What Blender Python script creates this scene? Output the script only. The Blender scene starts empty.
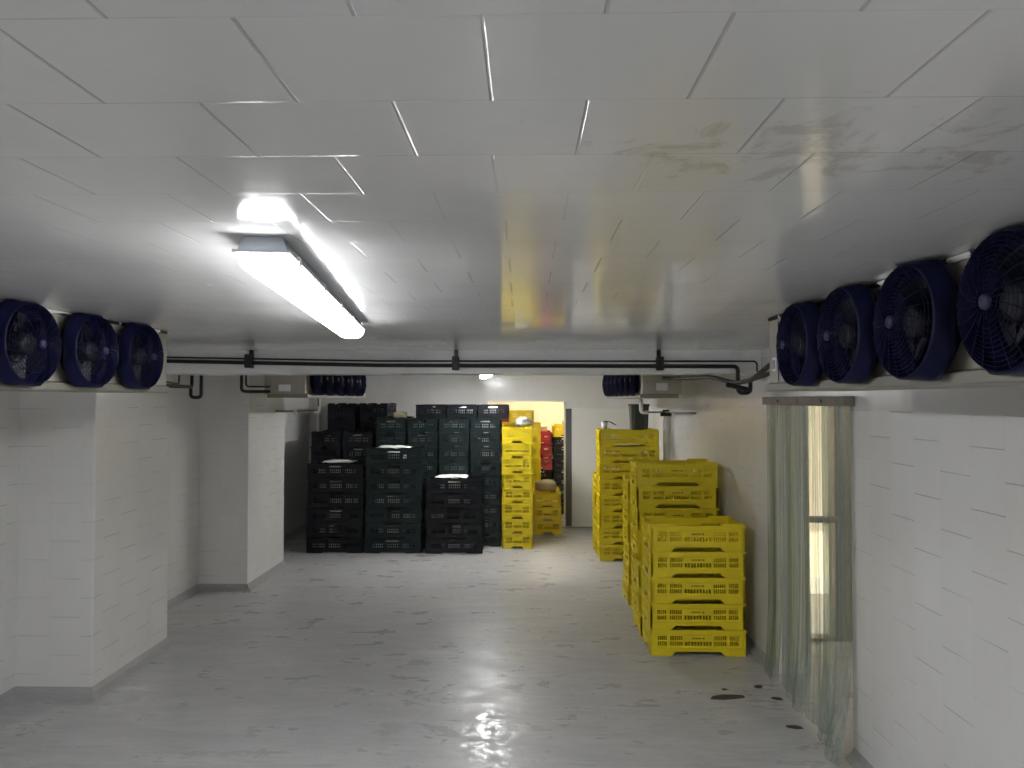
import bpy, bmesh, math, random
from mathutils import Vector, Matrix, noise
random.seed(11)
D = bpy.data
SC = bpy.context.scene
COL = SC.collection
R = math.radians

# ------------------------------------------------------------------ materials
class NT:
    """tiny helper around a material's node tree"""
    def __init__(s, name):
        s.m = D.materials.new(name); s.m.use_nodes = True
        s.t = s.m.node_tree; s.t.nodes.clear()
        s.out = s.n('ShaderNodeOutputMaterial')
    def n(s, kind, **kw):
        nd = s.t.nodes.new(kind)
        for k, v in kw.items(): setattr(nd, k, v)
        return nd
    def l(s, a, b): s.t.links.new(a, b)
    def put(s, sock, v):
        if hasattr(v, 'is_output'): s.l(v, sock)
        else: sock.default_value = v
    def math(s, op, a, b=0.0, c=None):
        nd = s.n('ShaderNodeMath', operation=op)
        s.put(nd.inputs[0], a); s.put(nd.inputs[1], b)
        if c is not None: s.put(nd.inputs[2], c)
        return nd.outputs[0]
    def mix(s, f, a, b):
        nd = s.n('ShaderNodeMix', data_type='RGBA')
        s.put(nd.inputs[0], f)
        s.put(nd.inputs[6], a if hasattr(a, 'is_output') else (*a, 1)); s.put(nd.inputs[7], b if hasattr(b, 'is_output') else (*b, 1))
        return nd.outputs[2]
    def mixf(s, f, a, b):
        nd = s.n('ShaderNodeMix', data_type='FLOAT')
        s.put(nd.inputs[0], f); s.put(nd.inputs[2], a); s.put(nd.inputs[3], b)
        return nd.outputs[0]
    def noise(s, vec, scale, detail=2.0, rough=.5, dist=0.0):
        nd = s.n('ShaderNodeTexNoise'); s.l(vec, nd.inputs['Vector'])
        nd.inputs['Scale'].default_value = scale; nd.inputs['Detail'].default_value = detail
        nd.inputs['Roughness'].default_value = rough; nd.inputs['Distortion'].default_value = dist
        return nd.outputs['Fac']
    def scale(s, vec, xyz):
        nd = s.n('ShaderNodeVectorMath', operation='MULTIPLY'); s.l(vec, nd.inputs[0]); nd.inputs[1].default_value = xyz
        return nd.outputs[0]
    def ramp(s, v, lo, hi):
        nd = s.n('ShaderNodeMapRange', interpolation_type='SMOOTHSTEP'); s.put(nd.inputs[0], v)
        nd.inputs[1].default_value = lo; nd.inputs[2].default_value = hi
        return nd.outputs[0]
    def bump(s, h, strength=.3, dist=.01, nrm=None):
        nd = s.n('ShaderNodeBump'); nd.inputs['Strength'].default_value = strength; nd.inputs['Distance'].default_value = dist
        s.l(h, nd.inputs['Height'])
        if nrm is not None: s.l(nrm, nd.inputs['Normal'])
        return nd.outputs[0]
    def bsdf(s, color, rough, metal=0.0, normal=None, **kw):
        b = s.n('ShaderNodeBsdfPrincipled')
        s.put(b.inputs['Base Color'], color if hasattr(color, 'is_output') else (*color, 1))
        s.put(b.inputs['Roughness'], rough); s.put(b.inputs['Metallic'], metal)
        if normal is not None: s.l(normal, b.inputs['Normal'])
        for k, v in kw.items(): s.put(b.inputs[k.replace('_', ' ')], v)
        s.l(b.outputs[0], s.out.inputs[0])
        return b
    def pos(s): return s.n('ShaderNodeNewGeometry').outputs['Position']
    def obj(s): return s.n('ShaderNodeTexCoord').outputs['Object']

def plain(name, color, rough=.5, metal=0.0, var=.12, nscale=9.0, bump=0.0, **kw):
    t = NT(name); p = t.obj()
    f = t.noise(p, nscale, 4)
    c = t.mix(f, tuple(max(0, x*(1-var)) for x in color), tuple(min(1, x*(1+var)) for x in color))
    rr = t.mixf(f, max(.02, rough-.08), min(1, rough+.08))
    nm = t.bump(t.noise(p, nscale*6, 3), bump, .004) if bump else None
    t.bsdf(c, rr, metal, nm, **kw)
    return t.m

def tile(name, ceiling, base, rough, joint_dark=.55):
    """painted-over tiles: long rows whose short joints show, long joints faint"""
    t = NT(name); p = t.pos()
    sp = t.n('ShaderNodeSeparateXYZ'); t.l(p, sp.inputs[0])
    x, y, z = sp.outputs
    if ceiling: u, v = y, x
    else:
        sn = t.n('ShaderNodeSeparateXYZ'); t.l(t.n('ShaderNodeNewGeometry').outputs['True Normal'], sn.inputs[0])
        fx = t.math('GREATER_THAN', t.math('ABSOLUTE', sn.outputs[0]), .5)
        u, v = t.mixf(fx, x, y), z
    W, H = (.1655, .2045) if ceiling else (.171, .205)
    cu = t.math('DIVIDE', t.math('ADD', u, 9.36 if ceiling else 7.711), W)
    ci = t.math('FLOOR', cu)
    wn = t.n('ShaderNodeTexWhiteNoise', noise_dimensions='1D'); t.l(ci, wn.inputs['W'])
    par = t.math('MULTIPLY', t.math('MODULO', ci, 2.0), .5)
    cv = t.math('ADD', t.math('DIVIDE', t.math('ADD', v, 9.8505 if ceiling else 9.207), H), t.math('ADD', par, t.math('MULTIPLY', wn.outputs['Value'], .035)))
    vi = t.math('FLOOR', cv)
    def line(c, half):          # 1 on the joint
        f = t.math('ABSOLUTE', t.math('SUBTRACT', t.math('FRACT', c), .5))
        return t.ramp(f, .5-half*2, .5-half*.6)
    short, long_ = line(cv, .0055), line(cu, .0062)
    patch = t.ramp(t.noise(p, 2.3, 2), .38, .62)
    patch2 = t.ramp(t.noise(p, 4.1, 2), .42, .66)
    sh = t.math('MULTIPLY', short, t.math('ADD', t.math('MULTIPLY', patch, .75), .25 if ceiling else .12))
    lo = t.math('MULTIPLY', long_, t.math('ADD', t.math('MULTIPLY', patch2, .32 if ceiling else .08), .10 if ceiling else .02))
    j = t.math('MAXIMUM', sh, lo)
    # one random shade per column and a fainter one per tile
    cb = t.n('ShaderNodeCombineXYZ'); t.l(ci, cb.inputs[0]); t.l(vi, cb.inputs[1])
    wt = t.n('ShaderNodeTexWhiteNoise', noise_dimensions='3D'); t.l(cb.outputs[0], wt.inputs['Vector'])
    shade = t.math('ADD', t.math('MULTIPLY', wn.outputs['Value'], .05), t.math('MULTIPLY', wt.outputs['Value'], .04))
    dirt = t.ramp(t.noise(t.scale(p, (1, 1, .45)), 1.6, 5, .6), .35, .8)
    col = t.mix(t.math('MULTIPLY', dirt, .5), base, (base[0]*.80, base[1]*.775, base[2]*.71))
    col = t.mix(shade, col, (base[0]*.55, base[1]*.55, base[2]*.55))
    spots = t.ramp(t.noise(p, 26, 5, .7), .70, .76)
    col = t.mix(t.math('MULTIPLY', spots, .25), col, (.25, .21, .16))
    col = t.mix(t.math('MULTIPLY', j, joint_dark), col, (.16, .15, .13))
    # bump: joint grooves, slightly tilted tiles, brushed paint
    tilt = t.n('ShaderNodeSeparateColor'); t.l(wt.outputs['Color'], tilt.inputs[0])
    fu = t.math('SUBTRACT', t.math('FRACT', cu), .5); fv = t.math('SUBTRACT', t.math('FRACT', cv), .5)
    tl = t.math('ADD', t.math('MULTIPLY', fu, t.math('SUBTRACT', tilt.outputs[0], .5)), t.math('MULTIPLY', fv, t.math('SUBTRACT', tilt.outputs[1], .5)))
    h = t.math('ADD', t.math('MULTIPLY', tl, .16 if ceiling else .34), t.math('MULTIPLY', t.noise(p, 5.0, 3), .20 if ceiling else .45))
    h = t.math('ADD', h, t.math('MULTIPLY', t.noise(p, 60, 2), .012))
    h = t.math('SUBTRACT', h, t.math('MULTIPLY', j, .22))
    nm = t.bump(h, 1.0, .006)
    rr = t.mixf(t.noise(p, 3.3, 4), rough-.03, rough+.08)
    if ceiling:            # flaking paint and grime round one damp spot
        dx = t.math('DIVIDE', t.math('SUBTRACT', x, .42), .42); dy = t.math('DIVIDE', t.math('SUBTRACT', y, .90), .16)
        spot = t.math('SUBTRACT', 1.0, t.math('SQRT', t.math('ADD', t.math('MULTIPLY', dx, dx), t.math('MULTIPLY', dy, dy))))
        spot = t.ramp(t.math('ADD', t.math('MULTIPLY', t.math('MAXIMUM', spot, -.8), .20), t.noise(p, 13, 6, .68, .6)), .60, .72)
        col = t.mix(t.math('MULTIPLY', spot, .45), col, (.42, .38, .31))
    t.bsdf(col, rr, 0, nm, Specular_IOR_Level=.75 if ceiling else .6)
    return t.m

def floor_mat():
    t = NT('painted_floor'); p = t.pos()
    ps = t.scale(p, (.55, 1.5, 1))
    big = t.noise(p, .9, 4, .6)
    streak = t.noise(t.scale(p, (.5, 2.6, 1)), 3.2, 6, .65, .4)
    base = t.mix(big, (.39, .39, .40), (.46, .46, .465))
    base = t.mix(t.ramp(streak, .3, .75), base, (.51, .508, .505))
    # worn patches where the paint has flaked, mostly in the middle of the aisle
    sp = t.n('ShaderNodeSeparateXYZ'); t.l(p, sp.inputs[0])
    dx = t.math('DIVIDE', t.math('ADD', sp.outputs[0], .35), 1.25); dy = t.math('DIVIDE', t.math('SUBTRACT', sp.outputs[1], 3.9), 1.3)
    near = t.math('SUBTRACT', 1.0, t.math('SQRT', t.math('ADD', t.math('MULTIPLY', dx, dx), t.math('MULTIPLY', dy, dy))))
    w = t.math('MULTIPLY', t.math('MAXIMUM', near, -.6), .10)
    flake = t.ramp(t.math('ADD', t.noise(t.scale(p, (.9, 1.5, 1)), 5.0, 7, .68, 1.2), t.math('MULTIPLY', w, .9)), .70, .72)
    dark = t.ramp(t.math('ADD', t.noise(t.scale(p, (1.0, 2.3, 1)), 4.2, 8, .74, 1.6), t.math('MULTIPLY', w, .8)), .56, .76)
    col = t.mix(t.math('MULTIPLY', dark, .40), base, (.25, .245, .24))
    col = t.mix(t.math('MULTIPLY', flake, .7), col, (.17, .17, .17))
    blot = t.ramp(t.math('ADD', t.noise(t.scale(p, (1, 1.25, 1)), 3.1, 7, .66, .7), w), .672, .69)
    col = t.mix(t.math('MULTIPLY', blot, .62), col, (.19, .19, .19))
    scr = t.ramp(t.noise(t.scale(p, (2.2, 9, 1)), 3.0, 5, .6, 1.4), .68, .74)
    col = t.mix(t.math('MULTIPLY', scr, .35), col, (.68, .68, .66))
    fine = t.noise(t.scale(p, (1.3, 8.5, 1)), 4.0, 6, .7, .6)
    col = t.mix(t.math('MULTIPLY', t.ramp(fine, .46, .68), .50), col, (.31, .305, .30))
    # a wet spot in the aisle
    wx = t.math('DIVIDE', t.math('ADD', sp.outputs[0], .17), .15); wy = t.math('DIVIDE', t.math('SUBTRACT', sp.outputs[1], 3.40), .30)
    pud = t.math('SUBTRACT', 1.0, t.math('SQRT', t.math('ADD', t.math('MULTIPLY', wx, wx), t.math('MULTIPLY', wy, wy))))
    pud = t.ramp(t.math('ADD', pud, t.math('MULTIPLY', t.math('SUBTRACT', t.noise(p, 9, 6, .65), .5), 3.4)), .0, .22)
    wet = t.ramp(t.noise(t.scale(p, (1, 2, 1)), 3.5, 6, .65), .42, .64)
    rr = t.mixf(pud, t.mixf(wet, .42, .26), t.mixf(t.ramp(t.noise(p, 17, 5, .7), .42, .58), .20, .46))
    rr = t.math('ADD', rr, t.math('MULTIPLY', flake, .2))
    h = t.math('ADD', t.math('MULTIPLY', t.noise(p, 7, 5), .7), t.math('MULTIPLY', t.noise(p, 70, 3), .08))
    h = t.math('SUBTRACT', h, t.math('MULTIPLY', flake, .25))
    nm = t.bump(h, .8, .006)
    t.bsdf(col, rr, 0, nm, Specular_IOR_Level=.40)
    return t.m

def pvc_mat():
    t = NT('clear_pvc'); p = t.pos()
    st = t.ramp(t.noise(t.scale(p, (16, 16, .25)), 3.0, 4, .65), .30, .68)
    st2 = t.noise(t.scale(p, (5, 5, .15)), 3.0, 3)
    tr = t.n('ShaderNodeBsdfTransparent'); t.l(t.mix(st, (.40, .48, .45), (.93, .96, .945)), tr.inputs[0])
    df = t.n('ShaderNodeBsdfPrincipled'); df.inputs['Base Color'].default_value = (.50, .62, .59, 1); df.inputs['Roughness'].default_value = .15
    gl = t.n('ShaderNodeBsdfGlossy'); gl.inputs['Roughness'].default_value = .09
    nm = t.bump(st, .55, .02); t.l(nm, gl.inputs['Normal']); t.l(nm, df.inputs['Normal'])
    m1 = t.n('ShaderNodeMixShader'); t.l(t.math('ADD', t.math('MULTIPLY', st2, .50), .06), m1.inputs[0]); t.l(tr.outputs[0], m1.inputs[1]); t.l(df.outputs[0], m1.inputs[2])
    fr = t.n('ShaderNodeFresnel'); fr.inputs[0].default_value = 1.45; t.l(nm, fr.inputs['Normal'])
    m2 = t.n('ShaderNodeMixShader'); t.l(t.math('MULTIPLY', fr.outputs[0], .8), m2.inputs[0]); t.l(m1.outputs[0], m2.inputs[1]); t.l(gl.outputs[0], m2.inputs[2])
    t.l(m2.outputs[0], t.out.inputs[0])
    return t.m

def glow(name, col, strength):
    t = NT(name); e = t.n('ShaderNodeEmission'); e.inputs[0].default_value = (*col, 1); e.inputs[1].default_value = strength
    t.l(e.outputs[0], t.out.inputs[0]); return t.m

M = dict(
    wall=tile('painted_tile_wall', False, (.76, .755, .745), .18, .46),
    ceil=tile('painted_tile_ceiling', True, (.80, .80, .80), .09, .30),
    floor=floor_mat(),
    cove=plain('grey_cove_paint', (.36, .36, .36), .35, var=.2),
    beam=plain('white_beam_paint', (.78, .78, .77), .28, var=.05, nscale=3),
    plaster=plain('cream_plaster', (.85, .81, .68), .6, var=.05, nscale=3),
    steel=plain('galvanised_steel', (.37, .35, .30), .45, .3, var=.22, nscale=14),
    tray=plain('dull_steel_tray', (.26, .25, .215), .5, .3, var=.25, nscale=12),
    navy=plain('navy_plastic', (.004, .005, .030), .5, var=.25, nscale=8, Specular_IOR_Level=.14),
    hub=plain('bright_navy_plastic', (.008, .008, .055), .6),
    black=plain('black_rubber', (.008, .008, .009), .5),
    foam=plain('white_foam', (.75, .75, .72), .8, var=.15, nscale=30),
    yellow=plain('yellow_plastic', (.78, .62, .012), .42, var=.10, nscale=5),
    red=plain('crimson_plastic', (.42, .03, .07), .45),
    charcoal=plain('black_plastic', (.005, .0065, .0095), .36, var=.25, Specular_IOR_Level=.28),
    green=plain('dark_green_plastic', (.006, .015, .016), .36, var=.25, Specular_IOR_Level=.35),
    mark=plain('brown_ink', (.09, .045, .01), .6),
    paper=plain('white_paper', (.72, .73, .70), .8, var=.08, nscale=20, bump=.5),
    pvc=pvc_mat(),
    rust=plain('rusty_rail', (.22, .19, .16), .6, .4, var=.45, nscale=22),
    lampbody=plain('grey_lamp_housing', (.46, .49, .55), .4),
    tube=glow('lit_diffuser', (.975, .985, 1.0), 66.0),
    tube_near=glow('lit_diffuser_near', (.975, .985, 1.0), 22.0),
    tube_far=glow('lit_diffuser_far', (.985, .985, .985), 38.0),
    tube_dim=glow('lit_diffuser_dim', (1.0, .95, .88), 9.0),
    warmtube=glow('lit_warm_diffuser', (1.0, .87, .62), 75.0),
    clip=plain('steel_clip', (.6, .6, .6), .3, .9),
    pipewhite=plain('white_pvc_pipe', (.80, .79, .74), .35),
    doorleaf=plain('white_door_skin', (.72, .71, .68), .35, var=.05, nscale=2),
    dark_strip=plain('dark_gasket', (.10, .10, .095), .6),
    sack=plain('grey_sackcloth', (.42, .36, .24), .9, bump=.6, nscale=25),
    film=plain('pale_plastic_film', (.36, .37, .34), .3, bump=.5, nscale=14),
    debris=plain('brown_debris', (.05, .035, .025), .8, var=.4, nscale=60),
    purple=plain('dark_purple_cloth', (.06, .05, .08), .8),
    bin=plain('grey_green_plastic', (.035, .05, .045), .4),
    sticker=plain('pale_sticker', (.72, .74, .74), .4),
    stickerink=plain('grey_sticker_ink', (.28, .30, .34), .5),
    outdoor=plain('sunlit_outdoor_wall', (.88, .82, .70), .8),
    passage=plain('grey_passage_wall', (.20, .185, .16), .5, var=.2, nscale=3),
    carton=plain('pinkish_carton', (.70, .60, .50), .8),
)

# ------------------------------------------------------------------ mesh helpers
def obj(name, bm, mat, parent=None, smooth=False, loc=None):
    me = D.meshes.new(name)
    bmesh.ops.recalc_face_normals(bm, faces=bm.faces)
    bm.to_mesh(me); bm.free()
    mats = mat if isinstance(mat, (list, tuple)) else [mat]
    for m in mats: me.materials.append(m)
    if smooth:
        for p in me.polygons: p.use_smooth = True
    o = D.objects.new(name, me); COL.objects.link(o)
    if parent: o.parent = parent
    if loc is not None: o.location = loc
    return o
def empty(name, loc=(0, 0, 0), rz=0):
    o = D.objects.new(name, None); COL.objects.link(o)
    o.location = loc; o.rotation_euler.z = rz; o.empty_display_size = .1
    return o
def tag(o, label, cat, group=None, kind=None):
    o['label'] = label; o['category'] = cat
    if group: o['group'] = group
    if kind: o['kind'] = kind
    return o
def struct(name, bm, mat, smooth=False):
    o = obj(name, bm, mat, smooth=smooth); o['kind'] = 'structure'; return o
def copy_tree(o, parent=None):
    c = o.copy(); COL.objects.link(c)
    if parent is not None: c.parent = parent
    for ch in o.children: copy_tree(ch, c)
    return c
def box(bm, a, b, bev=0.0):
    a, b = Vector(a), Vector(b)
    r = bmesh.ops.create_cube(bm, size=1.0)
    vs = r['verts']
    for v in vs:
        v.co = Vector(((a.x+b.x)/2+v.co.x*(b.x-a.x), (a.y+b.y)/2+v.co.y*(b.y-a.y), (a.z+b.z)/2+v.co.z*(b.z-a.z)))
    if bev:
        es = list({e for v in vs for e in v.link_edges})
        bmesh.ops.bevel(bm, geom=es, offset=bev, segments=2, affect='EDGES', profile=.5)
    return bm
def B(*boxes, bev=0.0):
    bm = bmesh.new()
    for a, b in boxes: box(bm, a, b, bev)
    return bm
def fillet(pts, r, n=5):
    pts = [Vector(p) for p in pts]; out = [pts[0]]
    for i in range(1, len(pts)-1):
        a, b, c = pts[i-1], pts[i], pts[i+1]
        da, dc = (a-b), (c-b)
        k = min(r, da.length*.45, dc.length*.45)
        p0, p1 = b+da.normalized()*k, b+dc.normalized()*k
        for q in range(n+1):
            s = q/n; out.append(p0*(1-s)**2+b*2*s*(1-s)+p1*s*s)
    out.append(pts[-1]); return out
def tube(bm, pts, r, seg=10, closed=False):
    pts = [Vector(p) for p in pts]; n = len(pts); rings = []
    up = None
    for i, p in enumerate(pts):
        if closed: d = pts[(i+1) % n]-pts[i-1]
        else: d = pts[min(i+1, n-1)]-pts[max(i-1, 0)]
        d.normalize()
        if up is None:
            up = Vector((0, 0, 1)) if abs(d.z) < .9 else Vector((1, 0, 0))
        s = d.cross(up).normalized(); up = s.cross(d).normalized()
        rings.append([bm.verts.new(p+(s*math.cos(a)+up*math.sin(a))*r) for a in (2*math.pi*k/seg for k in range(seg))])
    m = n if closed else n-1
    for i in range(m):
        A, Bq = rings[i], rings[(i+1) % n]
        for k in range(seg): bm.faces.new((A[k], A[(k+1) % seg], Bq[(k+1) % seg], Bq[k]))
    if not closed:
        bm.faces.new(rings[0][::-1]); bm.faces.new(rings[-1])
    return bm
def T(pts, r, seg=10, fil=0.0):
    bm = bmesh.new(); return tube(bm, fillet(pts, fil) if fil else pts, r, seg)
def lathe_x(bm, prof, seg=32, shape=None):
    """revolve (x, radius) profile about the X axis; shape(angle, radius, x) may bend the radius"""
    rings = []
    for x, r in prof:
        rings.append([bm.verts.new((x, (shape(a, r, x) if shape else r)*math.cos(a), (shape(a, r, x) if shape else r)*math.sin(a)))
                      for a in (2*math.pi*k/seg for k in range(seg))])
    for A, Bq in zip(rings, rings[1:]):
        for k in range(seg): bm.faces.new((A[k], A[(k+1) % seg], Bq[(k+1) % seg], Bq[k]))
    return rings
def panel(bm, P, us, vs, hole, th):
    """a plate cut by a grid of cells; hole(i, j) leaves a cell open. P(u, v, d) maps to space, d in {0, th}"""
    cache = {}
    def V(i, j, k):
        key = (i, j, k)
        if key not in cache: cache[key] = bm.verts.new(P(us[i], vs[j], th if k else 0.0))
        return cache[key]
    nu, nv = len(us)-1, len(vs)-1
    S = lambda i, j: 0 <= i < nu and 0 <= j < nv and not hole(i, j)
    for i in range(nu):
        for j in range(nv):
            if not S(i, j): continue
            for k in (0, 1):
                q = [V(i, j, k), V(i+1, j, k), V(i+1, j+1, k), V(i, j+1, k)]
                bm.faces.new(q if k else q[::-1])
            for di, dj, e in ((-1, 0, ((i, j), (i, j+1))), (1, 0, ((i+1, j), (i+1, j+1))), (0, -1, ((i, j), (i+1, j))), (0, 1, ((i, j+1), (i+1, j+1)))):
                if not S(i+di, j+dj):
                    (a, b), (c, d) = e
                    bm.faces.new((V(a, b, 0), V(c, d, 0), V(c, d, 1), V(a, b, 1)))

# ------------------------------------------------------------------ the room
XL, XR, YB, YF, ZC = -2.76, 1.47, 9.03, -4.4, 1.913
XP = -2.34
DOOR_Y0, DOOR_Y1, DOOR_Z = 3.24, 4.22, 1.60           # opening in the right wall
BX0, BX1, BZ = -.50, .512, 1.594                        # opening in the back wall
struct('floor', B(((XL-.3, YF-.3, -.12), (5.2, 13.2, 0))), M['floor'])
struct('ceiling', B(((XL-.3, YF-.3, ZC), (XR+.02, YB+.16, ZC+.15))), M['ceil'])
struct('wall_left', B(((XL-.2, YF-.2, 0), (XL, YB+.16, ZC+.02))), M['wall'])
struct('wall_front', B(((XL, YF-.2, 0), (XR, YF, ZC+.02))), M['wall'])
bm = bmesh.new()
panel(bm, lambda u, v, d: Vector((XR+d, u, v)), [YF-.2, DOOR_Y0, DOOR_Y1, YB+.16], [0, DOOR_Z, ZC+.02], lambda i, j: i == 1 and j == 0, .20)
struct('wall_right', bm, M['wall'])
bm = bmesh.new()
panel(bm, lambda u, v, d: Vector((u, YB+d, v)), [XL, BX0, BX1, XR], [0, BZ, ZC+.02], lambda i, j: i == 1 and j == 0, .15)
struct('wall_back', bm, M['wall'])
PIL = ((3.83, 4.64), (5.98, 6.88))
for y0, y1 in PIL: struct('pillar', B(((XL-.01, y0, 0), (XP, y1, ZC+.01)), bev=.006), M['wall'])
struct('ceiling_beam', B(((XL, 4.44, 1.766), (XR, 4.74, ZC+.01)), bev=.004), M['beam'])

def cove(bm, pts, h=.05, w=.045):
    """sloped painted cove along a polyline; the wall lies on the left of the walking direction"""
    pts = [Vector((*p, 0)) for p in pts]; n = len(pts); prev = None
    for i, p in enumerate(pts):
        d0 = (p-pts[i-1]).normalized() if i else None; d1 = (pts[i+1]-p).normalized() if i < n-1 else None
        d0 = d0 or d1; d1 = d1 or d0
        n0, n1 = Vector((d0.y, -d0.x, 0)), Vector((d1.y, -d1.x, 0))
        o = n0 if (n0-n1).length < .01 else n0+n1
        ring = [bm.verts.new(p+Vector((0, 0, h))), bm.verts.new(p+o*w*.35+Vector((0, 0, h*.45))), bm.verts.new(p+o*w+Vector((0, 0, .001))), bm.verts.new(p+Vector((0, 0, .001)))]
        if prev:
            for k in range(4): bm.faces.new((prev[k], prev[(k+1) % 4], ring[(k+1) % 4], ring[k]))
        else: bm.faces.new(ring)
        prev = ring
    bm.faces.new(prev[::-1])
    return bm
pts = [(XL, YF)]
for y0, y1 in PIL: pts += [(XL, y0), (XP, y0), (XP, y1), (XL, y1)]
pts += [(XL, YB)]
struct('baseboard_left', cove(bmesh.new(), pts), M['cove'])
struct('baseboard_right', cove(bmesh.new(), [(XR, DOOR_Y0), (XR, YF)]), M['cove'])
struct('baseboard_right_far', cove(bmesh.new(), [(XR, YB), (XR, DOOR_Y1)]), M['cove'])
struct('baseboard_back', cove(bmesh.new(), [(XL, YB), (BX0, YB)]), M['cove'])

# the storeroom seen through the doorway in the back wall
struct('wall_storeroom_back', B(((-2.2, 12.4, 0), (2.6, 12.55, 2.42))), M['plaster'])
struct('wall_storeroom_left', B(((-2.35, YB+.15, 0), (-2.2, 12.55, 2.42))), M['plaster'])
struct('wall_storeroom_right', B(((1.3, YB+.15, 0), (1.45, 12.55, 2.42))), M['plaster'])
struct('wall_storeroom_near', B(((-2.35, YB+.02, ZC+.15), (1.45, YB+.15, 2.42))), M['plaster'])
struct('ceiling_storeroom', B(((-2.35, YB+.0, 2.4), (2.6, 12.55, 2.55))), M['plaster'])
bm = bmesh.new()
for a, b in (((BX0-.0, YB-.012, 0), (BX0+.03, YB+.16, BZ)), ((BX1-.012, YB-.012, 0), (BX1, YB+.16, BZ)), ((BX0, YB-.012, BZ-.014), (BX1, YB+.16, BZ))): box(bm, a, b)
struct('trim_1', bm, M['pipewhite'])
# the door leaf of the storeroom, slid open along the back wall
d = struct('door_1', B(((BX1+.075, YB-.07, .03), (1.42, YB-.012, 1.50)), bev=.004), M['doorleaf'])
obj('door_edge', B(((BX1+.005, YB-.075, .02), (BX1+.074, YB-.012, 1.49))), M['dark_strip'], d)
obj('kick_plate', B(((BX1+.11, YB-.074, .06), (1.38, YB-.07, .17))), M['doorleaf'], d)
obj('bottom_rail', B(((BX1+.075, YB-.078, .01), (1.42, YB-.07, .05))), M['pipewhite'], d)

# the passage outside the strip curtain, with a slit of daylight at its end
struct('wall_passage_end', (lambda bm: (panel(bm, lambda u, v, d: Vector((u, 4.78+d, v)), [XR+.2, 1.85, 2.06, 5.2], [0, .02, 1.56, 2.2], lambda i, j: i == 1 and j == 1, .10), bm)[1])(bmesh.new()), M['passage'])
struct('wall_passage_far', B(((3.3, -1.2, 0), (3.4, 4.9, 2.2))), M['wall'])
struct('wall_passage_near', B(((XR+.2, -1.3, 0), (3.4, -1.2, 2.2))), M['wall'])
struct('ceiling_passage', B(((XR+.2, -1.3, 2.2), (5.2, 4.9, 2.3))), M['beam'])
tag(obj('push_bar', B(((1.80, 4.73, .79), (2.12, 4.782, .83)), bev=.008), M['rust']), 'dark horizontal push bar across the slit of daylight behind the strip curtain', 'bar')
struct('wall_outside', B(((1.6, 6.5, 0), (5.2, 6.6, 2.3))), M['outdoor'])
struct('added_shade_canopy', B(((1.6, 5.75, 2.05), (5.2, 6.5, 2.12))), M['dark_strip'])  # unseen canopy, added to shade the upper part of the outside wall

# ------------------------------------------------------------------ lamps
def lamp(loc, rz, L, label, mat, w=.10, h=.066):
    t = tag(empty('ceiling_light', loc, rz), label, 'ceiling light')
    bm = bmesh.new()                       # tapered housing, ceiling side at z = 0
    def tray(z0, w0, l0, z1, w1, l1):
        a = [bm.verts.new((sx*w0/2, sy*l0/2, z0)) for sx, sy in ((-1, -1), (1, -1), (1, 1), (-1, 1))]
        b = [bm.verts.new((sx*w1/2, sy*l1/2, z1)) for sx, sy in ((-1, -1), (1, -1), (1, 1), (-1, 1))]
        for k in range(4): bm.faces.new((a[k], a[(k+1) % 4], b[(k+1) % 4], b[k]))
        bm.faces.new(a[::-1]); bm.faces.new(b)
    tray(0, w*.72, L*.985, -h*.42, w*.92, L*.995)
    tray(-h*.42, w*1.06, L*1.004, -h*.50, w*1.06, L*1.004)
    obj('housing', bm, M['lampbody'], t)
    bm = bmesh.new()                       # rounded diffuser
    prof = [(-.5, 0), (-.47, -.5), (-.36, -.86), (-.2, -1), (.2, -1), (.36, -.86), (.47, -.5), (.5, 0)]
    rings = []
    for yy, k in ((-L/2, .86), (-L/2+.02, 1), (L/2-.02, 1), (L/2, .86)):
        rings.append([bm.verts.new((px*w*k, yy, -h*.50+pz*h*.5*k)) for px, pz in prof])
    for a, b in zip(rings, rings[1:]):
        for k in range(len(prof)-1): bm.faces.new((a[k], a[k+1], b[k+1], b[k]))
        bm.faces.new((a[-1], a[0], b[0], b[-1]))
    bm.faces.new(rings[0]); bm.faces.new(rings[-1][::-1])
    obj('diffuser', bm, mat, t)
    for y in (-L*.44, -L*.22, 0, L*.22, L*.44):
        for sx in (-1, 1):
            obj('clip', B(((sx*w*.53-.003, y-.012, -h*.66), (sx*w*.53+.003, y+.012, -h*.34))), M['clip'], t)
    obj('cable_gland', T([(0, L/2*.98, -h*.22), (0, L/2+.025, -h*.22), (0, L/2+.03, 0)], .007, 8), M['black'], t)
    return t
lamp((-.597, 2.08, ZC-.001), R(7.4), 1.51, 'lit batten light on the tiled ceiling nearest the camera', M['tube_near'])
lamp((-.40, 7.50, ZC-.001), R(6), 1.51, 'lit batten light beyond the ceiling beam, near the back wall', M['tube_far'])
lamp((-.45, -2.6, ZC-.001), R(7.4), 1.51, 'added unseen batten light on the ceiling behind the camera', M['tube'])  # out of view, added to raise the light level near the camera
lamp((2.5, 2.6, 2.199), R(0), 1.2, 'added unseen batten light in the passage outside the strip curtain', M['tube_dim'])  # unseen fill lamp, added to brighten the passage behind the strips
lamp((.35, 10.6, 2.399), R(90), 1.2, 'added unseen warm batten light inside the storeroom behind the crates', M['warmtube'])  # hidden lamp, added to give the storeroom its bright warm light

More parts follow.
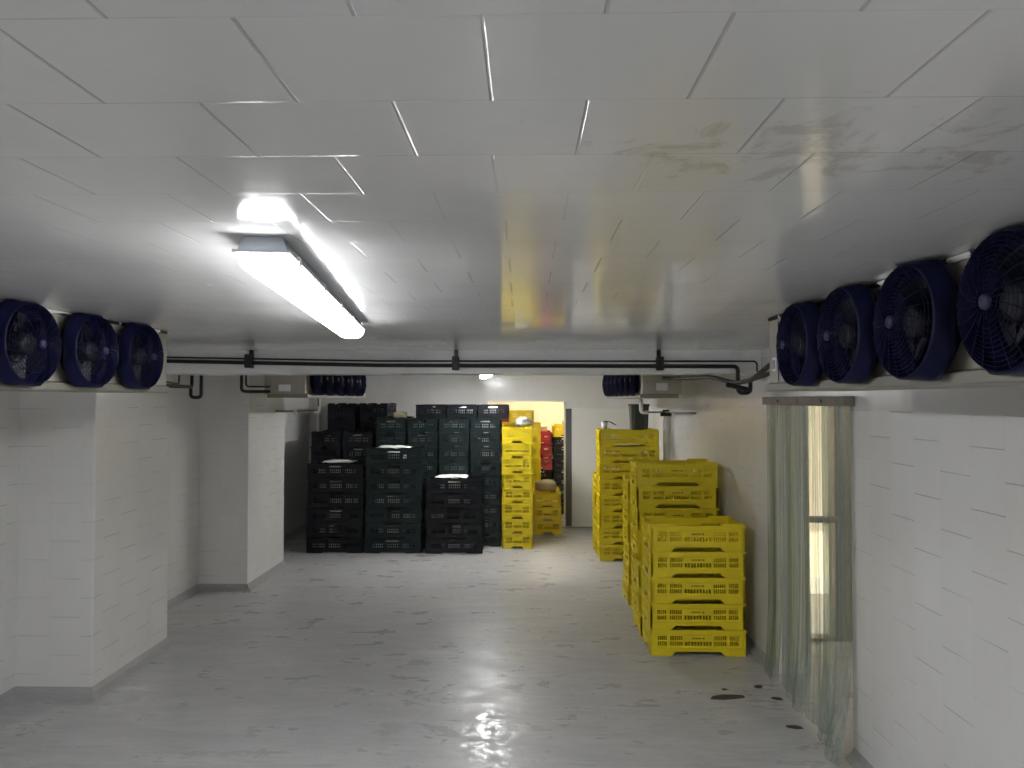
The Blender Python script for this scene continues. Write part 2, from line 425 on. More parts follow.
# ------------------------------------------------------------------ evaporator coolers
FR = .137
def fan_proto():
    sh = lambda a, r, x: r
    def lobed(a, r, x):                    # square flange with rounded corners against the panel
        k = max(0.0, min(1.0, (x+.062)/.018)) if x < -.029 else 0.0
        sq = min(1/abs(math.cos(a)) if abs(math.cos(a)) > 1e-6 else 9, 1/abs(math.sin(a)) if abs(math.sin(a)) > 1e-6 else 9)
        return r*(1-k)+r*min(sq*.97, 1.10)*k
    bm = bmesh.new()
    lathe_x(bm, [(.0, .108), (-.028, .112), (-.030, FR*1.0), (-.044, FR*1.0), (-.056, FR*.975), (-.070, FR*.955), (-.075, FR*.935), (-.070, FR*.915), (-.030, FR*.90)], 48, lobed)
    shroud = obj('fan_shroud', bm, M['navy'], smooth=True)
    bm = bmesh.new()
    dome = lambda r: -.074-.028*(1-(r/(FR*.94))**2)
    nr = 12
    for k in range(1, nr+1):
        r = .022+(FR*.925-.022)*k/nr
        tube(bm, [(dome(r), r*math.cos(a), r*math.sin(a)) for a in (2*math.pi*q/40 for q in range(40))], .0010, 4, True)
    for k in range(20):
        a0 = 2*math.pi*k/20
        tube(bm, [(dome(r)-.001, r*math.cos(a0+r*3.0), r*math.sin(a0+r*3.0)) for r in (.02+(FR*.925-.02)*q/7 for q in range(8))], .0011, 4)
    obj('fan_guard', bm, M['navy'], shroud)
    bm = bmesh.new(); lathe_x(bm, [(-.099, .016), (-.104, .0145), (-.106, .008), (-.1065, .0005)], 20)
    obj('guard_badge', bm, M['hub'], shroud, True)
    bm = bmesh.new(); lathe_x(bm, [(-.006, .0005), (-.006, .12)], 32)
    obj('fan_opening_shade', bm, M['black'], shroud)  # flat black disc stands in for the shaded fan opening; panel is uncut
    bm = bmesh.new(); lathe_x(bm, [(-.01, .036), (-.05, .036), (-.056, .028), (-.057, .0005)], 20)
    obj('motor', bm, M['black'], shroud, True)
    for k in range(5):
        bm = bmesh.new(); rows = []
        for r in (.034, .06, .085, .110):
            rows.append([bm.verts.new((-.030+s*.016, r*math.cos(2*math.pi*k/5+s*.34), r*math.sin(2*math.pi*k/5+s*.34))) for s in (-1, -.3, .3, 1)])
        for a, b in zip(rows, rows[1:]):
            for q in range(3): bm.faces.new((a[q], a[q+1], b[q+1], b[q]))
        bmesh.ops.solidify(bm, geom=bm.faces[:], thickness=.002)
        obj('fan_blade', bm, M['charcoal'], shroud)
    return shroud
FAN = fan_proto(); first_fan = [True]
def cooler(xc, face, ynear, yfar, fan_ys, zb, label, depth=.31):
    """face = -1: fans blow towards -X (unit on the right wall); +1 the other way. Origin below the front panel."""
    t = tag(empty('evaporator_cooler', (xc, (ynear+yfar)/2, zb), 0 if face < 0 else math.pi), label, 'cooling unit')
    s = 1 if face < 0 else -1
    yl = lambda y: (y-(ynear+yfar)/2)*s
    a, b = sorted((yl(ynear), yl(yfar))); H = ZC-zb-.012
    obj('casing', B(((0, a, .030), (depth, b, H)), bev=.004), M['steel'], t)
    bm = bmesh.new()
    box(bm, (-.012, a+.004, 0), (depth-.02, b-.004, .029), .003)
    box(bm, (-.018, a+.004, .004), (-.012, b-.004, .024))
    obj('drip_tray', bm, M['tray'], t)
    e = yl(yfar); k = -1 if e > 0 else 1
    obj('end_seam', B(((-.0025, min(e+k*.10, e+k*.104), .035), (.0, max(e+k*.10, e+k*.104), H-.01))), M['black'], t)
    obj('dark_strip', B(((-.004, a, H), (depth, b, H+.011))), M['black'], t)  # black filler painting the shaded gap between casing and ceiling
    bm = bmesh.new(); n = 90; rows = []                    # foam squeezed out along the ceiling
    for i in range(n+1):
        y = a+(b-a)*i/n; v = max(0, noise.noise(Vector((y*9, xc*7, 3.3))))*.045+max(0, noise.noise(Vector((y*31, xc*3, 1.3))))*.022
        v = max(0, v-(.012 if face < 0 else .004)); q = 0.0 if v < .0015 else 1.0
        rows.append([bm.verts.new((.012-.018*q, y, H+.010)), bm.verts.new((.012-.022*q, y, H+.006-v*.5)), bm.verts.new((.014-.018*q, y, H+.005-v)), bm.verts.new((.02, y, H+.010))])
    for p, q in zip(rows, rows[1:]):
        for j in range(4): bm.faces.new((p[j], p[(j+1) % 4], q[(j+1) % 4], q[j]))
    obj('foam_sealant', bm, M['foam'], t)
    for y in fan_ys:
        f = FAN if first_fan[0] else copy_tree(FAN)
        first_fan[0] = False
        f.parent = t; f.location = (-.001, yl(y), .026+(H-.030)*.5); f.rotation_euler.x = random.uniform(0, .05)
    for y in fan_ys[:-1]:
        bm = bmesh.new(); lathe_x(bm, [(0, .006), (-.004, .006), (-.005, .0005)], 8); bmesh.ops.translate(bm, verts=bm.verts, vec=(0, yl(y+.168), .048))
        obj('screw', bm, M['rust'], t)
    return t
z1 = 1.633
cr = cooler(.934, -1, .60, 2.73, [2.306-.3366*k for k in range(5)], z1, 'steel cooler with four navy fans in view above the strip curtain')
st = obj('sticker', B(((-.0035, .985, .075), (-.001, 1.025, .125))), M['sticker'], cr)
obj('sticker_print', B(((-.0042, .990, .083), (-.0036, 1.02, .117))), M['stickerink'], st)
cooler(-1.63, 1, .90, 3.20, [2.895-.3366*k for k in range(6)], z1, 'steel cooler with navy fans on the side away from the strip curtain, before the beam')
cf = cooler(-1.66, 1, 5.33, 7.35, [5.56+.3366*k for k in range(5)], 1.617, 'steel cooler beyond the beam beside the second pillar, end panel bearing a white plate')
obj('name_plate', B(((.11, 1.0105, .05), (.20, 1.0125, .10))), M['sticker'], cf)
cg = cooler(.934, -1, 5.67, 7.95, [5.93+.3366*k for k in range(6)], 1.615, 'steel cooler beyond the beam above the far yellow crates')
obj('name_plate', B(((.11, -1.1425, .06), (.20, -1.1405, .12))), M['sticker'], cg)

# ------------------------------------------------------------------ pipes and hoses
yp = 4.385
tag(obj('insulated_pipe', T([(-2.33, yp, 1.845), (-.9, yp, 1.815), (1.308, yp, 1.807), (1.308, yp, 1.643), (1.384, yp, 1.643), (1.384, yp, 1.72), (1.30, 3.6, 1.76), (1.18, 2.75, 1.80)], .0125, 10, .03), M['black'], smooth=True),
    'thick black insulated pipe along the ceiling beam, ending in a U-bend', 'pipe')
tag(obj('copper_line', T([(-2.33, yp, 1.868), (-.9, yp, 1.842), (1.425, yp, 1.838), (1.425, yp, 1.77), (1.33, 3.6, 1.80), (1.22, 2.75, 1.83)], .0055, 8, .025), M['black'], smooth=True),
    'thin black line running above the thick pipe along the beam', 'pipe')
tag(obj('refrigerant_hose', T([(1.10, 5.66, 1.775), (1.17, 5.2, 1.755), (1.20, 4.6, 1.752), (1.27, 4.3, 1.70), (1.24, 3.9, 1.71), (1.17, 3.4, 1.77), (1.10, 2.74, 1.815)], .013, 8, .12), M['black'], smooth=True),
    'black hose curving from the far cooler under the beam to the near cooler', 'hose')
tag(obj('drain_hose', T([(1.38, 4.36, 1.66), (1.26, 4.34, 1.685), (1.22, 4.30, 1.69)], .014, 8, .03), M['black'], smooth=True), 'short black hose stub beside the U-bend over the curtain', 'hose')
for x, z0, lab in ((-1.72, 1.80, 'black pipe hanger on the beam above the two pillars'), (-.43, 1.785, 'black pipe hanger on the beam above the dark crates'), (.832, 1.782, 'black pipe hanger on the beam above the far yellow crates')):
    t = tag(empty('pipe_hanger', (x, yp, z0)), lab, 'bracket', 'pipe hangers on the beam')
    obj('plate', B(((-.012, .035, .0), (.012, .054, ZC-z0))), M['black'], t)
    obj('clamp', B(((-.021, -.02, .0), (.021, .036, .085)), bev=.004), M['black'], t)
tag(obj('insulated_pipe', T([(-1.70, 3.24, 1.668), (-2.30, 4.86, 1.690), (-2.30, 4.86, 1.91)], .011, 8, .03), M['black'], smooth=True), 'black pipe from the near cooler end rising behind the beam by the first pillar', 'pipe')
tag(obj('insulated_pipe', T([(-2.335, 4.92, 1.688), (-2.335, 4.92, 1.618), (-2.262, 4.92, 1.618), (-2.262, 4.92, 1.91)], .012, 8, .025), M['black'], smooth=True), 'black U-bend trap hanging behind the beam by the first pillar', 'pipe')
tag(obj('copper_line', T([(-1.72, 3.24, 1.690), (-2.36, 4.80, 1.712), (-2.36, 4.80, 1.905)], .006, 8, .02), M['black'], smooth=True), 'thin black line beside the pipe from the near cooler end', 'pipe')
tag(obj('insulated_pipe', T([(-2.10, 5.22, 1.91), (-2.10, 5.22, 1.664), (-1.925, 5.33, 1.664)], .012, 8, .03), M['black'], smooth=True), 'black pipe bending into the far cooler end panel by the second pillar', 'pipe')
tag(obj('copper_line', T([(-2.066, 5.22, 1.91), (-2.066, 5.22, 1.700), (-1.925, 5.33, 1.700)], .007, 8, .025), M['black'], smooth=True), 'thin black line bending into the far cooler above the thicker pipe', 'pipe')
t = tag(empty('drain_pipe', (-1.93, 6.6, 1.49)), 'thin drain pipe from the far cooler tray to the second pillar', 'pipe')
obj('run', T([(0, 0, .125), (0, 0, .008), (-.40, 0, .004)], .009, 8, .015), M['tray'], t, True)
obj('elbow', T([(0, 0, .05), (0, 0, -.0), (-.04, 0, 0)], .014, 8, .015), M['pipewhite'], t, True)
obj('valve', B(((-.23, -.014, -.018), (-.20, .014, .02)), bev=.004), M['pipewhite'], t)
tag(obj('downpipe', T([(-2.61, 8.96, 1.62), (-2.61, 8.96, .0)], .024, 10), M['pipewhite'], smooth=True), 'white downpipe in the back corner behind the dark crates', 'pipe')
t = tag(empty('drain_pipe', (1.16, 7.0, 1.47)), 'drain pipe with black valve from the far cooler to the wall over yellow crates', 'pipe')
obj('elbow', T([(-.02, 0, .144), (-.02, 0, .01), (.05, 0, .01)], .020, 10, .03), M['pipewhite'], t, True)
obj('run', T([(.04, 0, .01), (.22, 0, .012), (.295, -.9, .018)], .008, 8, .04), M['tray'], t, True)
v = obj('valve', B(((.19, -.022, -.012), (.25, .022, .035)), bev=.006), M['black'], t)
obj('valve_lever', B(((.165, -.026, -.028), (.275, -.014, .004)), bev=.004), M['black'], v)
tag(obj('downpipe', T([(1.425, 7.2, 1.468), (1.425, 7.2, .0)], .032, 12), M['pipewhite'], smooth=True), 'white downpipe on the tiled wall behind the far yellow stack', 'pipe')

# ------------------------------------------------------------------ strip curtain
ct = tag(empty('strip_curtain', (XR-.03, 3.73, 0)), 'clear greenish plastic strip curtain hanging in the wall opening', 'curtain')
obj('header_rail', B(((-.022, -.545, DOOR_Z-.028), (.026, .545, DOOR_Z+.018)), bev=.003), M['rust'], ct)
for k in range(9):
    bm = bmesh.new(); y0 = -.540+k*.1165; w = .152; rows = []; ny, nz = 8, 22
    flare = max(0, (k-1)/7)
    for j in range(nz+1):
        z = .012+(DOOR_Z-.04)*j/nz; row = []
        low = max(0, 1-z/.55)
        for i in range(ny+1):
            s = i/ny
            x = (-.008 if k % 2 else .004)-.011*math.sin(math.pi*s)*(1+.6*low)+.010*noise.noise(Vector((y0*6+s*1.3, z*.9, k*3.7)))*(1-z/DOOR_Z+.15)
            x -= low*low*(.022+.02*math.sin(k*1.9)+(.07 if k == 0 else 0))
            row.append(bm.verts.new((x, y0+s*w-.06*low*low*(1 if k == 0 else .2), z)))
        rows.append(row)
    for a, b in zip(rows, rows[1:]):
        for i in range(ny): bm.faces.new((a[i], a[i+1], b[i+1], b[i]))
    obj('strip', bm, M['pvc'], ct, True)
for y in (-.3, .0, .28):
    obj('bolt', B(((-.030, y-.008, DOOR_Z-.014), (-.021, y+.008, DOOR_Z+.002)), bev=.002), M['rust'], ct)

# ------------------------------------------------------------------ crates
CL, CW = .60, .335
def slots(groups, n_of, lo, fill=.5):
    """u cuts and the indices of the open cells"""
    us, open_ = [], set()
    for (a, b), n in zip(groups, n_of):
        p = (b-a)/n
        for k in range(n):
            us += [a+k*p, a+k*p+p*fill]
    return us
def crate_bm(yellow, ph, tabs=True):
    bm = bmesh.new(); th = .012 if yellow else .007; hz = ph-.001
    arch_h = .027 if yellow else .012
    def side(length, flip, P):
        h = length/2
        long_ = length > .45
        if yellow:
            g = [(-.43, -.33), (-.30, -.165), (-.145, .145), (.165, .30), (.33, .43)] if long_ else [(-.40, -.18), (-.14, .14), (.18, .40)]
            n = [5, 6, 9, 6, 5] if long_ else [5, 5, 5]
            fill, vs_rows = .64, [(.064, .090), (.099, .125)]
            aw0, aw1 = (.285, .235) if long_ else (.20, .15)
            skip = {1: (2,) if long_ else (1,)}              # upper row has no slots behind the label plate
            hole_h = None
        else:
            g = [(-.40, -.17), (-.11, .11), (.17, .40)] if long_ else [(-.38, -.16), (-.12, .12), (.16, .38)]
            n = [7, 6, 7] if long_ else [4, 4, 4]
            fill, vs_rows = .62, [(.058, .075), (.083, .100)]
            aw0, aw1 = (.24, .20) if long_ else (.16, .13)
            skip = {}
            hole_h = (.118, .136)
        hw = .115 if long_ else .17
        us = {-.5, .5, -aw0, -aw1, aw0, aw1, -hw, hw}
        cells = {}
        for gi, ((a, b), m) in enumerate(zip(g, n)):
            p = (b-a)/m
            for k in range(m):
                u0, u1 = a+k*p+p*(1-fill)/2, a+k*p+p*(1+fill)/2
                us |= {round(u0, 5), round(u1, 5)}; cells[(round(u0, 5), round(u1, 5))] = gi
        us = sorted(us); clean = [us[0]]
        for u in us[1:]:
            if u-clean[-1] > 5e-4: clean.append(u)
        us = clean
        vs = sorted({0, .028, hz} | {v for r in vs_rows for v in r} | (set(hole_h) if hole_h else set()))
        def gi_of(u):
            for (a, b), gi in cells.items():
                if a < u < b: return gi
            return None
        mids = [gi_of((a+b)/2) for a, b in zip(us, us[1:])]
        def hole(i, j):
            um, vm = (us[i]+us[i+1])/2, (vs[j]+vs[j+1])/2
            for ri, (a, b) in enumerate(vs_rows):
                if a < vm < b and mids[i] is not None and mids[i] not in skip.get(ri, ()): return True
            if hole_h and hole_h[0] < vm < hole_h[1] and abs(um) < hw: return True
            return False
        def arch(u):
            a = abs(u)
            return arch_h if a <= aw1+1e-6 else (arch_h*(aw0-a)/(aw0-aw1) if a < aw0 else 0.0)
        def Q(u, v, d):
            z = v if v > .02 else max(v, arch(u))
            return P(u*length, z, d)
        panel(bm, Q, us, vs, hole, th)
        # outer ribs: rim, two bands, uprights
        def bar(u0, u1, v0, v1, out):
            c = [P(u, v, dd) for dd in (-out, .001) for u, v in ((u0, v0), (u1, v0), (u1, v1), (u0, v1))]
            q = [bm.verts.new(p) for p in c]
            for f in ((0, 1, 2, 3), (7, 6, 5, 4), (0, 4, 5, 1), (1, 5, 6, 2), (2, 6, 7, 3), (3, 7, 4, 0)): bm.faces.new([q[k] for k in f])
        bar(-h-.005, h+.005, hz-.012, hz, .006)
        bar(-h, h, .138 if not yellow else .132, .141 if not yellow else .135, .004)
        bar(-h, h, .046, .049, .004)
        ups = (-.47, -.315, -.155, .155, .315, .47) if long_ else (-.46, -.16, .16, .46)
        for u in ups: bar(u*length-.002, u*length+.002, .029, hz-.012, .004)
        for s in (-1, 1):
            a, b = sorted((s*aw0*length, s*h)); bar(a, b, 0, .006, .003)
    a, b = CL/2-.006, CW/2-.006
    side(CL, 0, lambda u, v, d: Vector((u*a*2/CL, -b+d, v)))
    side(CL, 0, lambda u, v, d: Vector((-u*a*2/CL, b-d, v)))
    side(CW, 0, lambda u, v, d: Vector((a-d, u*b*2/CW, v)))
    side(CW, 0, lambda u, v, d: Vector((-a+d, -u*b*2/CW, v)))
    # floor of the crate and stacking tabs just inside the rim
    box(bm, (-a+.013, -b+.013, .030), (a-.013, b-.013, .036))
    for sx in (-1, 1) if tabs else ():
        for sy in (-1, 1):
            x0, x1 = sorted((sx*(a-.007), sx*(a-.15))); y0, y1 = sorted((sy*(b-.004), sy*(b-.010)))
            box(bm, (x0, y0, hz-.03), (x1, y1, hz+.013))
            x0, x1 = sorted((sx*(a-.006), sx*(a-.010))); y0, y1 = sorted((sy*(b-.007), sy*(b-.08)))
            box(bm, (x0, y0, hz-.03), (x1, y1, hz+.013))
    return bm
def plate_bm(hz=.0):
    return B(((-.082, -CW/2+.0035, .0965), (.082, -CW/2+.0075, .127)))
def mark_bm():
    bm = bmesh.new()
    x = -.040
    for w in (.010, .007, .011, .008, .010):
        box(bm, (x, -CW/2+.0022, .1075), (x+w, -CW/2+.0036, .1145)); x += w+.0025
    box(bm, (.027, -CW/2+.0022, .1065), (.038, -CW/2+.0036, .1155))
    return bm
PY, PD = .162, .155
def crate_proto(name, mat, yellow, ph):
    c = obj(name, crate_bm(yellow, ph, False), mat)
    return c
protoY = crate_proto('vegetable_crate', M['yellow'], True, PY)
pl = obj('label_plate', plate_bm(), M['yellow'], protoY); obj('printed_mark', mark_bm(), M['mark'], pl)
protoY2 = copy_tree(protoY)                              # the same crate for far stacks, without the tiny plate print
for ch in list(protoY2.children):
    for g in list(ch.children): D.objects.remove(g)
    D.objects.remove(ch)
protoR = protoY2.copy(); COL.objects.link(protoR); protoR.data = protoY2.data.copy(); protoR.data.materials[0] = M['red']
protoB = crate_proto('vegetable_crate', M['charcoal'], False, PD)
protoG = protoB.copy(); COL.objects.link(protoG); protoG.data = protoB.data.copy(); protoG.data.materials[0] = M['green']
used = set()
TABBED = {True: None, False: None}
def with_tabs(c, yellow):
    """the open top crate of a stack shows its stacking tabs"""
    key = (yellow, c.data.materials[0].name)
    if key not in TABBED:
        bm = crate_bm(yellow, PY if yellow else PD, True)
        bmesh.ops.recalc_face_normals(bm, faces=bm.faces)
        me = D.meshes.new('vegetable_crate'); bm.to_mesh(me); bm.free(); me.materials.append(c.data.materials[0]); TABBED[key] = me
    c.data = TABBED[key]
def put(proto, x, y, z, rz, label, group):
    c = proto if proto.name not in used else copy_tree(proto)
    used.add(proto.name)
    c.location = (x, y, z); c.rotation_euler.z = rz
    return tag(c, label, 'crate', group)
ORD = ['', 'bottom', 'second', 'third', 'fourth', 'fifth', 'sixth', 'seventh', 'eighth', 'ninth', 'tenth', 'eleventh']
def stack(proto, colour, where, x, y0, n, end_on=False, jit=.006, z0=0.0, yaw=0.0, pitch=None, tabs=True):
    """y0: face towards the camera"""
    pitch = pitch or (PD if proto in (protoB, protoG) else PY)
    dep = CL if end_on else CW
    out = []
    for k in range(n):
        rank = 'top' if k == n-1 else ORD[k+1]
        step = 'crate' if rank in ('top', 'bottom') else 'crate from the floor'
        lab = f'{colour} crate, {rank} of {where}' if rank in ('top', 'bottom') else f'{colour} crate, {rank} up in {where}'
        pr = proto
        c = (put(pr, x+random.uniform(-jit, jit), y0+dep/2+random.uniform(-jit, jit)*.5, z0+k*pitch,
                       (R(90) if end_on else 0)+yaw+random.uniform(-.006, .006), lab, f'{colour} crates in {where}'))
        c['rank'] = rank
        if k == n-1 and tabs: with_tabs(c, proto not in (protoB, protoG))
        out.append(c)
    for c in out: del c['rank']
    return out
# yellow stacks along the right wall
stack(protoY, 'yellow', 'the stack beside the strip curtain', 1.083, 4.49, 5, pitch=PY)
stack(protoY2, 'yellow', 'the low stack hidden behind the curtain-side stack', 1.070, 4.845, 3, pitch=PY)
stack(protoY, 'yellow', 'the seven-high stack mid-wall', 1.115, 5.22, 7, pitch=PY)
stack(protoY2, 'yellow', 'the six-high stack behind the seven-high one', 1.105, 5.58, 6, pitch=PY)
stack(protoY2, 'yellow', 'the eight-high stack under the far cooler', 1.04, 7.1, 8, pitch=PY)
stack(protoY2, 'yellow', 'the short stack behind the eight-high one', 1.03, 7.46, 5, pitch=PY)
# yellow stack in the middle, and one in the doorway
stack(protoY2, 'yellow', 'the tall stack touching the dark crates', -.081, 7.66, 8, True, .004, pitch=PY)
stack(protoY2, 'yellow', 'the low stack in the storeroom doorway', .267, 8.48, 3, True, .004, pitch=PY)
# stacks inside the storeroom
stack(protoY2, 'yellow', 'the storeroom stack behind the tall yellow one', -.09, 9.55, 8, pitch=PY, tabs=False)
put(protoY2, -.05, 9.72, 8*PY, R(90), 'yellow crate lying crosswise on the storeroom stack, under the added lamp', 'yellow crates in the storeroom')
stack(protoB, 'black', 'the storeroom stack under the red crates', .215, 10.0, 4, True, .004, tabs=False)
stack(protoR, 'crimson', 'the red trio on the black storeroom stack', .215, 10.0, 3, True, .004, z0=4*PD, pitch=.178)
stack(protoR, 'crimson', 'the red stack behind the storeroom yellow crates', -.40, 10.0, 9, True, .004, pitch=.165)
stack(protoB, 'black', 'the storeroom stack by the door edge', .56, 9.95, 7, True, .004, tabs=False)
put(protoY2, .56, 10.25, 7*PD, R(90), 'yellow crate on top of the black storeroom stack', 'yellow crates in the storeroom')

# dark stacks at the back wall
liners = []
def dark(proto, colour, where, x, y0, n, end_on=False, lined=(), **kw):
    cs = stack(proto, colour, where, x, y0, n, end_on, **kw)
    for k, c in enumerate(cs):
        if k in lined: liners.append((c, end_on, c['label'].replace(' crate,', ' crate', 1).replace(' up in the ', ' up in ').replace(' of the ', ' of ')))
    return cs
f1 = dark(protoB, 'black', 'the front stack beside the second pillar', -1.985, 7.42, 6, lined=range(6), tabs=False)
f2 = dark(protoG, 'dark green', 'the seven-high front stack', -1.378, 7.42, 7, lined=range(7), tabs=False)
f3 = dark(protoB, 'black', 'the five-high front stack', -.742, 7.41, 5, lined=range(5), tabs=False)
g1 = dark(protoB, 'black', 'the second-row stack next to the second pillar', -2.19, 7.78, 8, True, lined=(7,), jit=.003)
g2 = dark(protoB, 'black', 'the second-row stack second from the pillar', -1.84, 7.78, 8, True, lined=(6, 7), jit=.003)
g3 = dark(protoG, 'dark green', 'the second-row stack third from the pillar', -1.475, 7.78, 9, True, lined=(7, 8), jit=.003)
g4 = dark(protoG, 'dark green', 'the second-row stack fourth from the pillar', -1.126, 7.78, 9, True, lined=range(4, 9), jit=.003, tabs=False)
g5 = dark(protoG, 'dark green', 'the second-row stack fifth from the pillar', -.78, 7.78, 9, True, lined=range(4, 9), jit=.003, tabs=False)
g6 = dark(protoG, 'dark green', 'the second-row stack next to the yellow one', -.434, 7.772, 9, True, lined=range(1, 9), jit=.003, tabs=False)
for x, lab in ((-1.037, 'black crate straddling the fourth and fifth second-row stacks'), (-.696, 'black crate in the middle of three on the highest row'), (-.352, 'black crate on the highest row, beside the bright doorway')):
    c = put(protoB, x, 8.09, 9*PD, R(90), lab, 'black crates on the highest row')
    liners.append((c, True, lab.replace('the ', '')))
dark(protoB, 'black', 'the ten-high stack against the back wall by the pillar', -2.19, 8.41, 10, True, jit=.003)
dark(protoB, 'black', 'the ten-high back-wall stack away from the pillar', -1.80, 8.41, 10, True, jit=.003)

# white paper linings inside the dark crates, glimpsed through the vents
def liner_bm(seed, w, d, h):
    bm = bmesh.new(); bmesh.ops.create_cube(bm, size=1.0)
    bmesh.ops.subdivide_edges(bm, edges=bm.edges, cuts=5, use_grid_fill=True)
    for v in bm.verts:
        n = noise.noise_vector(Vector(v.co)*3.1+Vector((seed*5.7, 0, 0)))
        v.co = Vector((v.co.x*w, v.co.y*d, (v.co.z+.5)*h))+Vector((n.x*.010, n.y*.010, max(0, n.z)*.012 if v.co.z > .4 else 0))
    return bm
SIZES = ((.40, .25, .080), (.26, .25, .076), (.16, .25, .088), (.32, .25, .068))
protosL = [obj('paper_lining', liner_bm(k, *q), M['paper'], smooth=True) for k, q in enumerate(SIZES)]
SIZES_END = ((.40, .23, .080), (.40, .15, .084), (.40, .09, .076))
protosE = [obj('paper_lining', liner_bm(k+7, *q), M['paper'], smooth=True) for k, q in enumerate(SIZES_END)]
usedL = set()
for i, (c, end_on, lab) in enumerate(liners):
    q = random.randrange(3 if end_on else 4)
    p = (protosE if end_on else protosL)[q]
    o = p if p.name not in usedL else p.copy()
    if o is not p: COL.objects.link(o)
    usedL.add(p.name)
    if end_on: f = Vector((-.075, random.uniform(-1, 1)*(.25-SIZES_END[q][1])/2, .038))
    else: f = Vector((random.uniform(-1, 1)*(.52-SIZES[q][0])/2, -.012, .038))
    f.rotate(Matrix.Rotation(c.rotation_euler.z, 3, 'Z'))
    o.location = c.location+f; o.rotation_euler.z = c.rotation_euler.z
    tag(o, 'white paper inside '+lab, 'paper lining', 'paper linings in the dark crates')
for p in protosL+protosE:
    if p.name not in usedL: D.objects.remove(p)
def sheet(x, y, z, w, d, label, seed):
    bm = bmesh.new(); bmesh.ops.create_grid(bm, x_segments=14, y_segments=10, size=.5)
    for v in bm.verts:
        n = noise.noise(Vector((v.co.x*5+seed*9, v.co.y*5, 0))); e = max(abs(v.co.x), abs(v.co.y))*2
        v.co = Vector((v.co.x*w*(1+.1*n), v.co.y*d, .018*(1-e**3)+.010*n+.008))
    bmesh.ops.solidify(bm, geom=bm.faces[:], thickness=.002)
    return tag(obj('paper_sheet', bm, M['paper'], smooth=True, loc=(x, y, z)), label, 'paper', 'paper sheets on the front dark stacks')
sheet(-1.99, 7.60, 6*PD+.001, .34, .22, 'crumpled white paper on top of the stack beside the second pillar', 1)
sheet(-1.40, 7.60, 7*PD+.001, .36, .22, 'crumpled white paper on top of the seven-high dark stack', 2)
sheet(-.78, 7.59, 5*PD+.001, .34, .22, 'crumpled white paper on top of the five-high dark stack', 3)

# ------------------------------------------------------------------ loose things on the stacks and the floor
def lump(name, w, d, h, mat, loc, seed, label, cat, power=2.6, amp=.18):
    bm = bmesh.new(); bmesh.ops.create_uvsphere(bm, u_segments=24, v_segments=14, radius=1)
    for v in bm.verts:
        c = v.co.copy(); n = noise.noise(c*1.7+Vector((seed*3.1, 0, 0)))
        q = (abs(c.x)**power+abs(c.y)**power+abs(c.z)**power)**(-1/power)
        c = c*q*(1+amp*n)
        v.co = Vector((c.x*w/2, c.y*d/2, max(0, (c.z*.5+.5))*h))
    return tag(obj(name, bm, mat, smooth=True, loc=loc), label, cat)
lump('sack', .27, .40, .13, M['sack'], (.25, 8.75, 3*PY), 1, 'grey cloth sack slumped on the low yellow stack in the doorway', 'sack')
lump('plastic_bag', .19, .3, .115, M['film'], (-.02, 7.86, 8*PY-.005), 4, 'pale plastic bag on top of the tall yellow stack', 'bag', 2.2, .3)
lump('roll', .15, .16, .075, M['sack'], (-1.40, 7.95, 9*PD), 6, 'pale bundle lying on the third second-row dark stack', 'bundle', 3.5, .08)
lump('plastic_bag', .10, .14, .07, M['film'], (.58, 10.2, 7*PD+PY), 8, 'small white bag on the yellow crate by the door edge', 'bag', 2.2, .3)
tag(obj('carton', B(((-.06, -.09, 0), (.06, .09, .07)), bev=.003), M['carton'], loc=(.26, 10.2, 4*PD+3*.178)), 'small pale carton on top of the red crates in the storeroom', 'carton')
t = tag(empty('tub', (.835, 7.22, 8*PY)), 'small white tub with a dark purple cloth on the far yellow stack', 'tub')
bm = bmesh.new()
bmesh.ops.create_cone(bm, cap_ends=True, segments=20, radius1=.026, radius2=.033, depth=.085, matrix=Matrix.Translation((-.03, 0, .0425)))
obj('body', bm, M['pipewhite'], t, True)
bm = bmesh.new(); bmesh.ops.create_grid(bm, x_segments=8, y_segments=6, size=.5)
for v in bm.verts: v.co = Vector((v.co.x*.13+.02, v.co.y*.10, .088-.05*max(0, v.co.x)**1.2*1.6+.008*noise.noise(v.co*6)))
bmesh.ops.solidify(bm, geom=bm.faces[:], thickness=.006); obj('cloth', bm, M['purple'], t)
# tall dark bin behind, open front rim and ribs
t = tag(empty('plastic_bin', (1.165, 7.30, 8*PY)), 'tall dark grey-green bin standing on the far yellow stack', 'bin')
bm = bmesh.new()
def ring(w, d, z, r=.02):
    out = []
    for cx, cy, a0 in ((w/2-r, d/2-r, 0), (-w/2+r, d/2-r, 90), (-w/2+r, -d/2+r, 180), (w/2-r, -d/2+r, 270)):
        for q in range(4):
            a = R(a0+q*30); out.append(bm.verts.new((cx+r*math.cos(a), cy+r*math.sin(a), z)))
    return out
rs = [ring(.165, .15, 0), ring(.185, .17, .24), ring(.20, .185, .242), ring(.20, .185, .262), ring(.178, .163, .262), ring(.158, .143, .02)]
for a, b in zip(rs, rs[1:]):
    for k in range(len(a)): bm.faces.new((a[k], a[(k+1) % len(a)], b[(k+1) % len(a)], b[k]))
bm.faces.new(rs[0][::-1]); bm.faces.new(rs[-1])
obj('body', bm, M['bin'], t)
obj('rib', B(((.05, -.092, .01), (.065, -.078, .24))), M['dark_strip'], t)
obj('rib', B(((-.065, -.092, .01), (-.05, -.078, .24))), M['dark_strip'], t)

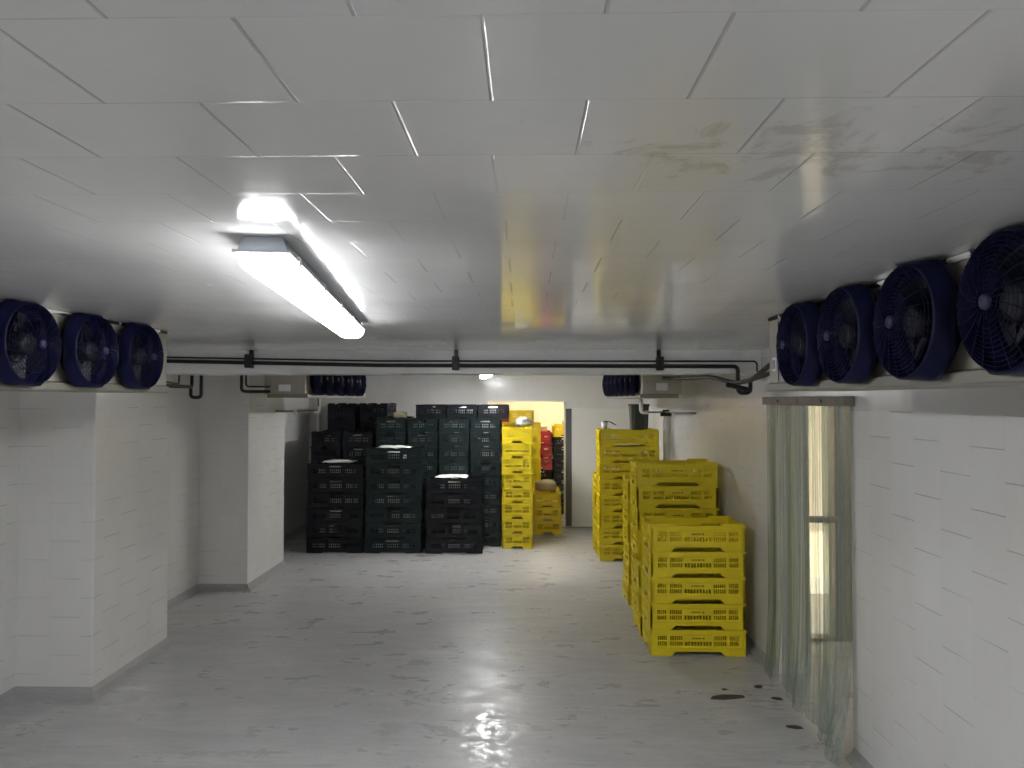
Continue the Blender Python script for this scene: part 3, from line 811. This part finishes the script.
def chip(x, y, w, d, h, rz, seed, label):
    bm = bmesh.new(); n = 14; top, bot = [], []
    for k in range(n):
        a = 2*math.pi*k/n; r = 1+.35*noise.noise(Vector((math.cos(a)*1.3+seed*4, math.sin(a)*1.3, 0)))
        top.append(bm.verts.new((math.cos(a)*r*w/2*.9, math.sin(a)*r*d/2*.9, h*(.8+.4*noise.noise(Vector((a, seed, 2)))))))
        bot.append(bm.verts.new((math.cos(a)*r*w/2, math.sin(a)*r*d/2, 0)))
    for k in range(n): bm.faces.new((bot[k], bot[(k+1) % n], top[(k+1) % n], top[k]))
    bm.faces.new(top); bm.faces.new(bot[::-1])
    o = obj('debris_flake', bm, M['debris'], loc=(x, y, .0005)); o.rotation_euler.z = rz
    return tag(o, label, 'debris', 'debris flakes near the curtain')
chip(1.085, 3.875, .19, .055, .008, R(6), 1, 'long brown flake on the floor in front of the curtain-side stack')
chip(1.315, 3.53, .075, .03, .007, R(-8), 2, 'dark oval flake on the floor at the curtain foot')
chip(1.30, 4.02, .05, .028, .006, R(15), 3, 'small dark flake beside the curtain strips closest to the crates')
chip(1.35, 3.86, .06, .03, .007, R(-20), 4, 'dark flake between the oval flake and the yellow crates')
chip(1.10, 3.98, .03, .02, .005, 0, 5, 'tiny black crumb near the long brown flake')

# ------------------------------------------------------------------ daylight outside, camera, view
w = D.worlds.new('World'); SC.world = w; w.use_nodes = True
bg = w.node_tree.nodes['Background']; bg.inputs[0].default_value = (1.0, .86, .66, 1); bg.inputs[1].default_value = 4.0
sun = D.lights.new('sun', 'SUN'); sun.energy = 6; sun.color = (1, .84, .62); sun.angle = R(1)
so = D.objects.new('sun', sun); COL.objects.link(so); so.rotation_euler = (R(25), 0, R(12))

cam = D.cameras.new('camera'); co = D.objects.new('camera', cam); COL.objects.link(co)
cam.sensor_width = 36; cam.lens = 710/1024*36; cam.clip_start = .02
co.location = (0, 0, 1.6)
co.rotation_euler = (R(90+math.degrees(math.atan(16/710))), 0, math.atan(13/710))
SC.camera = co
vs = SC.view_settings
SC.display_settings.display_device = 'sRGB'
vs.view_transform = 'Standard'; vs.look = 'None'; vs.gamma = 1; vs.exposure = 0.91; vs.use_curve_mapping = False
cy = SC.cycles
cy.max_bounces = 10; cy.diffuse_bounces = 5; cy.glossy_bounces = 4; cy.transparent_max_bounces = 16
cy.sample_clamp_indirect = 6; cy.use_denoising = True
